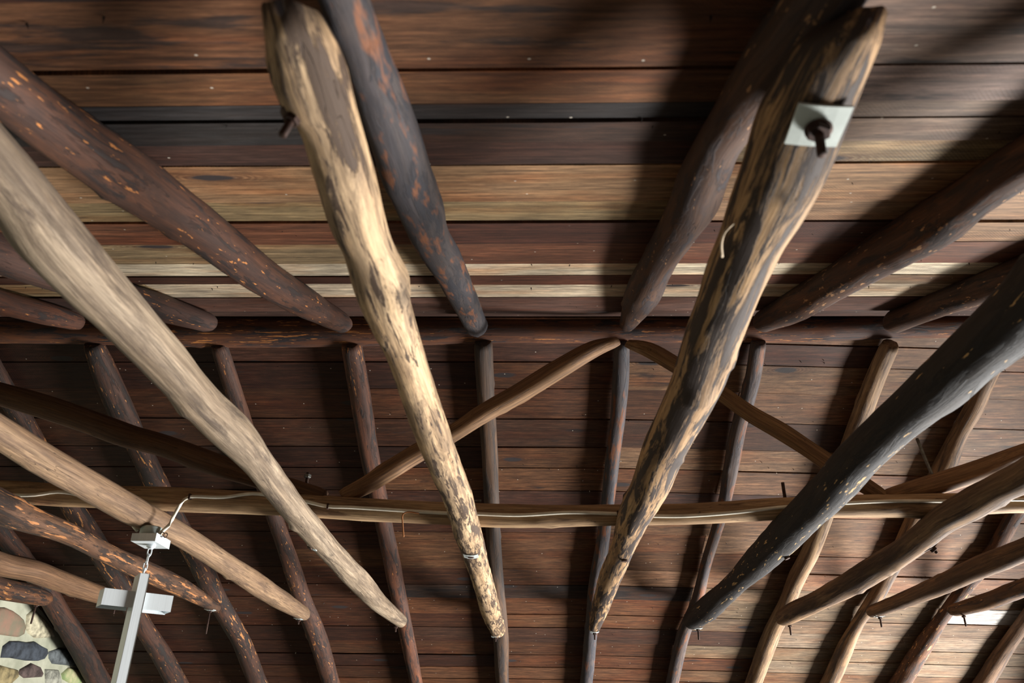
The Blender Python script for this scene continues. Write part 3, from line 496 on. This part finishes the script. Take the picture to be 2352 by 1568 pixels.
while tries < 2500 and made < 110:
    tries += 1
    y, z, r = rs.uniform(2.4, 7.8), rs.uniform(-1.0, 1.9), rs.uniform(0.07, 0.17)
    if z + r * .7 > min(zf(y + r), zn(y - r)) - 0.1: continue
    if any(math.hypot((y - a) / 1.0, (z - b) / 0.72) < r + c * 1.02 for a, b, c in cent): continue
    n = 9; ph = rs.uniform(0, 6); poly = [(y + r * math.cos(ph + t * 6.283 / n) * rs.uniform(.8, 1.05), z + 0.66 * r * math.sin(ph + t * 6.283 / n) * rs.uniform(.8, 1.1)) for t in range(n)]
    stone(poly, SM[rs.choice(keys)], 500 + tries); cent.append((y, z, r)); made += 1

# ================================================================ ROOF TIMBERS
charblue = dict(a=(66, 62, 66), b=(80, 72, 70), patch=(48, 48, 54), amt=.54, fleck=(122, 78, 54), famt=.60, fsc=(5, 26), fsoft=.05, grain=.3)
redbrown = dict(a=(104, 68, 50), b=(80, 54, 44), patch=(48, 38, 36), amt=.56, fleck=(196, 128, 70), famt=.675, fsc=(14, 80), grain=.35)
darkflaky = dict(a=(92, 58, 42), b=(64, 44, 36), patch=(40, 33, 31), amt=.53, fleck=(180, 122, 70), famt=.65, fsc=(11, 60), grain=.35)
mottle = dict(a=(238, 206, 164), b=(204, 168, 126), patch=(82, 65, 52), amt=.545, half=.50, psc=(5, 44), soft=.025, grain=.3, big=.07, streak=.55)
mottledark = dict(a=(214, 176, 130), b=(176, 138, 98), patch=(62, 51, 46), amt=.50, half=.53, psc=(2.4, 32), soft=.025, grain=.3, big=.07)
weather = dict(a=(186, 168, 144), b=(160, 140, 116), patch=(92, 78, 66), amt=.59, half=.53, psc=(2.0, 26), soft=.06, grain=.5, streak=.75)
brace_m = dict(a=(178, 138, 98), b=(150, 112, 78), patch=(110, 80, 58), amt=.60, half=.56, psc=(1.8, 22), soft=.06, grain=.5, streak=.9)
greyblack = dict(a=(62, 56, 52), b=(52, 48, 46), patch=(40, 39, 40), amt=.5, fleck=(208, 172, 118), famt=.66, fsc=(9, 60), grain=.25)
greybrown = dict(a=(176, 142, 106), b=(142, 112, 86), patch=(84, 66, 54), amt=.55, psc=(2, 24), soft=.05, grain=.4, streak=.65)
darkbark = dict(a=(104, 74, 56), b=(84, 62, 50), patch=(56, 46, 44), amt=.55, fleck=(180, 136, 96), famt=.675, grain=.35, streak=.65)
mk = [0]
def M(base, **kw):
    mk[0] += 1; d = dict(base); d.update(kw); return log_mat('pole_wood', seed=mk[0], **d)

rg = pole('ridge_beam', LOGS['Rg'], M(redbrown, a=(128, 80, 52), b=(98, 62, 46), famt=.66, fsc=(9, 90), patch=(52, 46, 48)), 1, rough=0.03, nk=8)
tag(rg, 'long dark round ridge pole running across the whole roof', 'beam', None, 'thing')

NEAR = {'N3': (M(charblue), 'blue-black charred rafter with rusty patches, just right of the mottled pale tie beam', ()),
 'N4': (M(darkbark, patch=(60, 52, 54)), 'dark brown upper rafter in deep shadow, mostly hidden behind the bolted tie beam', ()),
 'N5': (M(darkbark, a=(112, 74, 50)), 'dark upper rafter running to the right edge, right of the bolted tie beam', ()),
 'N6': (M(darkbark, patch=(44, 38, 38)), 'short-looking dark upper rafter at the far right end of the ridge pole', ()),
 'N2': (M(redbrown), 'thick reddish brown upper rafter with orange flecks in the upper left corner', ()),
 'N1': (M(redbrown, a=(84, 58, 48)), 'dark upper rafter whose blunt end shows above the ridge pole, left of centre', ()),
 'N0': (M(redbrown, a=(104, 62, 42)), 'leftmost short dark brown upper rafter ending at the ridge pole', ())}
for i, k in enumerate(NEAR):
    m_, lab, kn = NEAR[k]
    o = pole('rafter', LOGS[k], m_, 20 + i, kn, rough=0.045)
    tag(o, lab, 'rafter', 'rafters of the upper roof side', 'thing')
FAR = {'Fm2': (M(darkflaky, fleck=(150, 90, 50), famt=.69), 'dark lower rafter lying against the stone wall, lower left'),
 'Fm1': (M(darkflaky), 'dark lower rafter with orange streaks passing behind the white metal cross'),
 'F0': (M(darkflaky, famt=.64), 'dark lower rafter flecked with orange, meeting the dark flaky tie beam end at left'),
 'F1': (M(redbrown), 'reddish dark lower rafter behind the weathered pole, third bolted end from the left'),
 'F2': (M(redbrown, a=(124, 76, 52)), 'red-brown lower rafter left of centre, where the left brace crosses the purlin'),
 'F3': (M(greybrown, a=(112, 84, 62), b=(84, 68, 58), patch=(58, 52, 50)), 'grey-brown lower rafter near the centre, under the end of the mottled tie beam'),
 'F4': (M(charblue, a=(84, 80, 84), b=(92, 82, 78), patch=(62, 62, 68)), 'blue-grey lower rafter descending from the point where the two braces meet'),
 'F5': (M(charblue, a=(104, 88, 80), b=(92, 80, 76), patch=(70, 64, 66)), 'grey-brown lower rafter crossed by the flat-sided right brace'),
 'F6': (M(greybrown, a=(190, 160, 124), b=(160, 128, 96), patch=(98, 78, 64), amt=.57), 'pale streaky lower rafter with dark sawn top end at the ridge, right of centre'),
 'F7': (M(greybrown, patch=(74, 62, 56)), 'brown lower rafter passing close behind the thin steel rod'),
 'F8': (M(darkbark, a=(130, 86, 54), b=(96, 66, 48), fleck=(206, 152, 100), famt=.66), 'dark brown lower rafter left of the bright white board, lower right'),
 'F9': (M(greybrown, a=(140, 110, 86)), 'rightmost lower rafter cutting the lower right corner')}
for k in ('F8', 'F9', 'Fm1', 'Fm2'):
    v = list(LOGS[k])
    if v[0][1] > 3.85: v.insert(0, (v[0][0], 3.78, KF - SF * 3.78, v[0][3])); LOGS[k] = tuple(v)
for i, k in enumerate(FAR):
    m_, lab = FAR[k]
    o = pole('rafter', LOGS[k], m_, 40 + i, (), rough=0.05)
    tag(o, lab, 'rafter', 'rafters of the lower roof side', 'thing')

zinc = simple('galvanised_plate', (200, 206, 204), 0.55, 0.25, (176, 184, 182), 30)
rust = simple('rusty_iron', (74, 52, 42), 0.7, 0.5, (50, 36, 32), 60, 0.0005)
steel = simple('grey_steel', (120, 122, 118), 0.5, 0.6, (84, 80, 74), 40)
darkm = simple('hole_dark', (14, 10, 8), 0.95)
DN = Vector((0, 0, -1))
def bolt(parent, p, r, plate=True, rod=0.07, size=0.034, pm=None, nut=True, tilt=(0, 0, -1), rr_=0.0065, nr=0.014, bend=0.006):
    """A bolt through a pole, seen from below: plate washer, nut and the rod's end."""
    d = Vector(tilt).normalized(); c = Vector(p) + d * (r * 0.97); s, u, _ = frame_axes(d)
    pl = None
    if plate:
        ax = Vector((1, 0, 0)); ax = (ax - d * ax.dot(d)).normalized(); ay = d.cross(ax)
        pl = obox('washer_plate', c + d * 0.002, ax, ay, d, size, size, 0.002, pm or zinc, parent, bend)
    if nut: 
        n_ = prism('nut', c + d * 0.004, d, nr, nr * 0.9, 6, rust, parent, rot=0.3)
    if rod: prism('bolt', c + d * 0.002, d + Vector((0.0, 0.0, 0)), rr_, rod, 10, rust, parent, smooth=True)
    return pl
TIES = {'T3': (M(mottle), 'bright tan tie beam with mottled bark patches, left of the two longest poles', ((-0.285, 1.485, 0.90, 0.05, .95), (-0.32, 3.05, 0.86, 0.02, .9), (-0.35, 1.10, 0.88, .02, .5), (-0.385, 0.90, 0.915, .05, .9))),  # last entry is no knot: dark dent painted for the shaded bolt notch
 'T4': (M(mottledark), 'tan and black barked tie beam with a square white plate and nut near its top', ((0.43, 1.10, 0.86, 0.036, 1.0), (0.44, 1.98, 0.85, 0.045, .5), (0.40, 1.60, 0.86, .02, .6), (0.46, 0.86, 0.875, .016, 1.0))),
 'T5': (M(greyblack), 'thick black tie beam with gold flecks slanting across the right side', ()),
 'T6': (M(greybrown, b=(120, 96, 74)), 'brown tie beam below the thick black one at right, with two bolts sticking out', ()),
 'T7': (M(greybrown, a=(150, 118, 86), b=(104, 82, 64)), 'thin brown tie beam second from the lower right edge', ()),
 'T8': (M(darkbark, a=(150, 116, 84)), 'short-looking dark tie beam ending over the bright white board', ()),
 'T2': (M(weather), 'pale weathered crooked tie beam sweeping from the left edge down to the centre', ((-1.0, 2.10, 0.87, 0.035, .6), (-1.04, 3.4, .86, .03, .4))),
 'T1': (M(weather, a=(178, 148, 116), b=(154, 124, 96), patch=(108, 86, 70)), 'tan tie beam that carries the mount of the metal cross', ()),
 'T0': (M(darkflaky, a=(124, 88, 62), b=(92, 66, 50), patch=(52, 40, 34), fleck=(186, 126, 78), famt=.61, fsc=(5, 44)), 'dark flaky tie beam with orange bare patches behind the metal cross chain', ()),
 'Tm1': (M(brace_m, a=(146, 112, 82), b=(120, 90, 66)), 'brown tie beam whose end is hidden behind the bar of the metal cross', ()),
 'Tm2': (M(darkflaky, a=(130, 84, 52)), 'dark tie beam at the lower left edge, lying along the top of the stone wall', ())}
T = {}
for i, k in enumerate(TIES):
    m_, lab, kn = TIES[k]
    T[k] = pole('tie_beam', LOGS[k], m_, 60 + i, kn, rough=0.05, nk=7, nseg=28 if k in ('T3', 'T4', 'T2') else 22, cutt=1.25 if k in ('T3', 'T4') else 0.0)
    tag(T[k], lab, 'beam', 'tie beams between the two roof sides', 'thing')
ENDB = [('T3', (-0.272, 6.28, 0.843), .056, 1, .03), ('T4', (0.462, 6.22, 0.862), .043, 1, .05), ('T5', (1.20, 6.10, 0.904), .070, 1, .075), ('T6', (1.85, 6.06, 0.919), .057, 0, .07),
 ('T7', (2.47, 5.98, 0.955), .045, 1, .07), ('T8', (3.04, 5.94, 0.966), .046, 0, .075), ('T2', (-1.00, 6.13, 0.888), .049, 0, .04), ('T1', (-1.70, 6.05, 0.921), .051, 1, .035), ('T0', (-2.33, 5.96, 0.951), .038, 1, .16), ('Tm1', (-3.0, 5.90, 0.974), .05, 0, .05), ('Tm2', (-3.58, 5.90, 0.988), .055, 1, .13)]
for k, p, r, pl, rod in ENDB: bolt(T[k], p, r, bool(pl), rod, 0.032)
# near bolts
bt = bolt(T['T4'], (0.445, 0.945, 0.927), 0.066, True, 0.062, 0.040, simple('white_plate', (216, 226, 220), 0.6, 0, (198, 208, 202), 20), True, (-0.10, -0.08, -1), 0.0075, 0.019, 0.002)
prism('washer', (0.438, 0.94, 0.856), (-0.10, -0.08, -1), 0.021, 0.004, 20, rust, T['T4'], smooth=True)
bolt(T['T3'], (-0.36, 0.935, 0.925), 0.045, False, 0.045, nut=True, tilt=(-0.25, -0.1, -1), nr=0.013)
prism('washer', (-0.372, 0.93, 0.884), (-0.25, -0.1, -1), 0.020, 0.004, 20, rust, T['T3'], smooth=True)
# bolts where the purlin sits
bolt(T['T2'], (-1.012, 3.74, 0.906), .054, True, 0, 0.026, nut=False, tilt=(-0.55, -0.2, -1)); prism('bolt_head', (-1.040, 3.733, 0.858), (-0.55, -0.2, -1), .013, .006, 12, rust, T['T2'])
bolt(T['T3'], (-0.285, 3.75, 0.884), .061, True, 0, 0.034, nut=False); prism('bolt_head', (-0.285, 3.75, 0.824), (0, 0, -1), .014, .006, 12, rust, T['T3'])
prism('bolt_head', (0.44, 3.85, 0.835), (0, 0, -1), .016, .008, 12, rust, T['T4'])
bolt(T['T5'], (1.163, 3.80, 0.915), .075, False, .012, nr=.014, tilt=(.35, -.1, -1))
bolt(T['T6'], (1.808, 3.74, 0.923), .060, True, .030, 0.028, rust, tilt=(.75, 0, -1), nr=.016)
# splinter curling off the barked tie beam
tube('splinter', [(0.375, 1.222, 0.885), (0.358, 1.225, 0.868), (0.356, 1.25, 0.860), (0.366, 1.292, 0.857)], 0.0028, simple('dry_bark', (196, 176, 148), 0.9), T['T4'], 6, 0.01)

pu = pole('purlin', LOGS['P'], M(weather, a=(222, 188, 146), b=(190, 154, 114), patch=(118, 90, 66), streak=.6), 80, ((-1.33, 3.50, 1.02, .035, .6), (0.03, 3.50, .93, .03, .4), (1.6, 3.5, 1.0, .03, .5)), rough=0.05, nk=10)
tag(pu, 'long weathered horizontal pole under the ridge with a white cable along it', 'beam', None, 'thing')
for p, d in (((-1.046, 3.56, 1.09), (0, 0, 1)), ((1.146, 3.555, 1.05), (0, 0, 1))):
    prism('bolt', p, d, .008, .075, 10, rust, pu, smooth=True)
prism('nut', (-1.046, 3.56, 1.14), (0, 0, 1), .017, .016, 6, steel, pu)
prism('bolt', (-0.30, 3.54, 1.025), (1, 0, 0.05), .006, .07, 8, steel, pu, smooth=True)
tube('bark_strip', [(-0.50, 3.47, .95), (-0.55, 3.465, .955), (-0.572, 3.468, .945), (-0.57, 3.475, .90), (-0.563, 3.48, .848)], .0035, simple('dry_bark', (170, 110, 62), 0.9), pu, 5, 0.015)

for i, (k, kw, lab) in enumerate((('B1', {}, 'brown left brace rising from the purlin up to the middle of the ridge pole'),
    ('B2', dict(a=(170, 134, 92), b=(150, 116, 80)), 'sawn flat-sided right brace falling from the ridge pole behind the bolted tie beam'),
    ('B3', dict(a=(186, 146, 102)), 'tan brace at the right edge with a thin steel rod standing on it'),
    ('B4', dict(a=(118, 82, 52), b=(96, 68, 46)), 'long dark brown brace at left passing behind the weathered crooked tie beam'))):
    br = pole('brace', LOGS[k], M(brace_m, **kw), 90 + i, ((-0.62, 3.53, 1.15, .03, .7),) if k == 'B1' else ((1.03, 3.58, 1.43, .03, .7),) if k == 'B2' else (), rough=0.02 if k == 'B2' else 0.045, nseg=8 if k == 'B2' else 20, nk=0 if k == 'B2' else 4)
    if k == 'B2': br.data.polygons.foreach_set('use_smooth', [False] * len(br.data.polygons))
    tag(br, lab, 'brace', 'diagonal braces between purlin and ridge')
    if k == 'B3': tube('threaded_rod', [(1.829, 3.545, 1.14), (1.824, 3.565, 1.23), (1.819, 3.592, 1.353)], .0075, steel, br)

# ================================================================ CABLES
wht = simple('white_cable', (236, 230, 212), 0.5)
CABLE1 = [(x, y - .012, z - .004) for x, y, z in CABLE1]; CABLE2 = [(x, y - .012, z - .004) for x, y, z in CABLE2]
cb = tube('cable', [(-3.8, 3.5, 1.075), (-2.9, 3.497, 1.055)] + CABLE1 + [(-1.92, 3.484, 0.962), (-1.80, 3.468, 0.915), (-1.735, 3.45, 0.862)], .0078, wht)
tag(cb, 'white electric cable from the left edge to the metal cross mount', 'cable')
cb2 = tube('cable', [(-1.625, 3.43, 0.843), (-1.598, 3.447, 0.885), (-1.592, 3.467, 0.939), (-1.583, 3.482, 0.985), (-1.570, 3.484, 1.012)] + CABLE2 + [(2.9, 3.497, 1.02), (4.3, 3.5, 1.02)], .0078, wht)
tag(cb2, 'white electric cable looping up from the cross mount and running right along the purlin', 'cable')
for p in CABLE2[0:1] + CABLE2[5:6] + CABLE2[12:13]:
    obox('cable_clip', p, Vector((1, 0, 0)), Vector((0, 1, 0)), Vector((0, 0, 1)), .004, .009, .012, rust, cb2)

# ================================================================ CROSS
alu = brushed('painted_aluminium', (228, 236, 240)); alu_in = brushed('inner_aluminium', (186, 196, 196), 0.5)
X, Y, Z = Vector((1, 0, 0)), Vector((0, 1, 0)), Vector((0, 0, 1))
cm = empty('ceiling_mount', (-1.665, 3.45, 0.80)); tag(cm, 'square silver mounting box under the tan tie beam, cross chain hooked below it', 'mount')
def bevel_box(name, c, ax, ay, az, sx, sy, sz, mat, parent, bv=0.0015):
    o = obox(name, c, ax, ay, az, sx, sy, sz, mat, parent)
    md = o.modifiers.new('bevel', 'BEVEL'); md.width = bv; md.segments = 2; md.limit_method = 'ANGLE'; md.angle_limit = 1.0
    return o
bevel_box('cover_box', (-1.665, 3.452, 0.817), X, Y, Z, .054, .072, .017, alu, cm)
prism('junction_box', (-1.672, 3.45, 0.832), (0, 0, 1), .046, .045, 24, simple('grey_plastic', (176, 188, 184), .5), cm, smooth=True)
prism('eye_base', (-1.658, 3.45, 0.800), (0, 0, -1), .019, .010, 20, alu, cm, smooth=True)
prism('eye_collar', (-1.658, 3.45, 0.792), (0, 0, -1), .012, .010, 16, alu, cm, smooth=True)
def ring(name, c, ax, ay, rx, ry, r, mat, parent):
    c = Vector(c); return tube(name, [c + ax * (rx * math.cos(t * .3927)) + ay * (ry * math.sin(t * .3927)) for t in range(16)], r, mat, parent, 8, closed=True)
for q in (0, 1): ring('cable_lug', (-1.606 + q * .010, 3.42 + q * .012, 0.838), X, Z, .008, .010, .002, rust, cm)
hc = empty('hanging_cross', (-1.669, 3.45, 0.672)); tag(hc, 'white metal cross hanging on a short chain at lower left', 'cross')
wd = Vector((0.77, 0.638, 0)).normalized(); nd = Vector((0.638, -0.77, 0)).normalized()
ring('chain_link', (-1.659, 3.45, 0.770), wd, Z, .008, .021, .0028, alu, hc)
ring('chain_link', (-1.661, 3.45, 0.739), nd, Z, .009, .021, .0030, alu, hc)
ring('chain_link', (-1.664, 3.45, 0.708), wd, Z, .008, .020, .0028, alu, hc)
prism('hook_rod', (-1.668, 3.45, 0.66), (0.1, 0, 1), .0045, .042, 10, alu, hc, smooth=True)
pc = Vector((-1.669, 3.45, 0))
zt_, zb_ = 0.672, -0.13
# upright: a front bar and a set back channel with a seam between them
bevel_box('upright_front', pc + nd * .028 + Z * ((zt_ + zb_) / 2), wd, nd, Z, .020, .016, (zt_ - zb_) / 2, alu, hc)
bevel_box('upright_channel', pc - nd * .016 + Z * ((zt_ + zb_) / 2), wd, nd, Z, .0185, .027, (zt_ - zb_) / 2 - .002, alu, hc)
# crossbar: upside-down trough on both sides of the upright
bz0, bz1 = 0.532, 0.598
for sg in (-1, 1):
    c0, c1 = (0.0205, 0.140); mid = (c0 + c1) / 2; hl = (c1 - c0) / 2
    arm = bevel_box('crossbar_arm', pc + wd * sg * mid + nd * .026 + Z * ((bz0 + bz1) / 2), wd, nd, Z, hl, .0012, (bz1 - bz0) / 2, alu, hc, .0004)
    bevel_box('back_plate', pc + wd * sg * mid - nd * .050 + Z * ((bz0 + bz1) / 2 - .002), wd, nd, Z, hl, .0012, (bz1 - bz0) / 2 + .002, alu, arm, .0004)
    bevel_box('top_plate', pc + wd * sg * mid - nd * .012 + Z * (bz1 - .001), wd, nd, Z, hl, .038, .001, alu_in, arm, .0004)
    bevel_box('inner_tray', pc + wd * sg * mid - nd * .012 + Z * (bz0 + .010), wd, nd, Z, hl - .001, .0365, .001, alu_in, arm, .0004)
    bevel_box('end_plate', pc + wd * sg * (c1 - .001) - nd * .012 + Z * ((bz0 + bz1) / 2), wd, nd, Z, .001, .037, (bz1 - bz0) / 2, alu, arm, .0004)
    prism('screw', pc + wd * sg * (c1 - .012) - nd * .030 + Z * (bz0 + .009), (0, 0, -1), .004, .003, 8, alu, arm)
for o in bpy.data.objects:
    if '_w' in o: del o['_w']
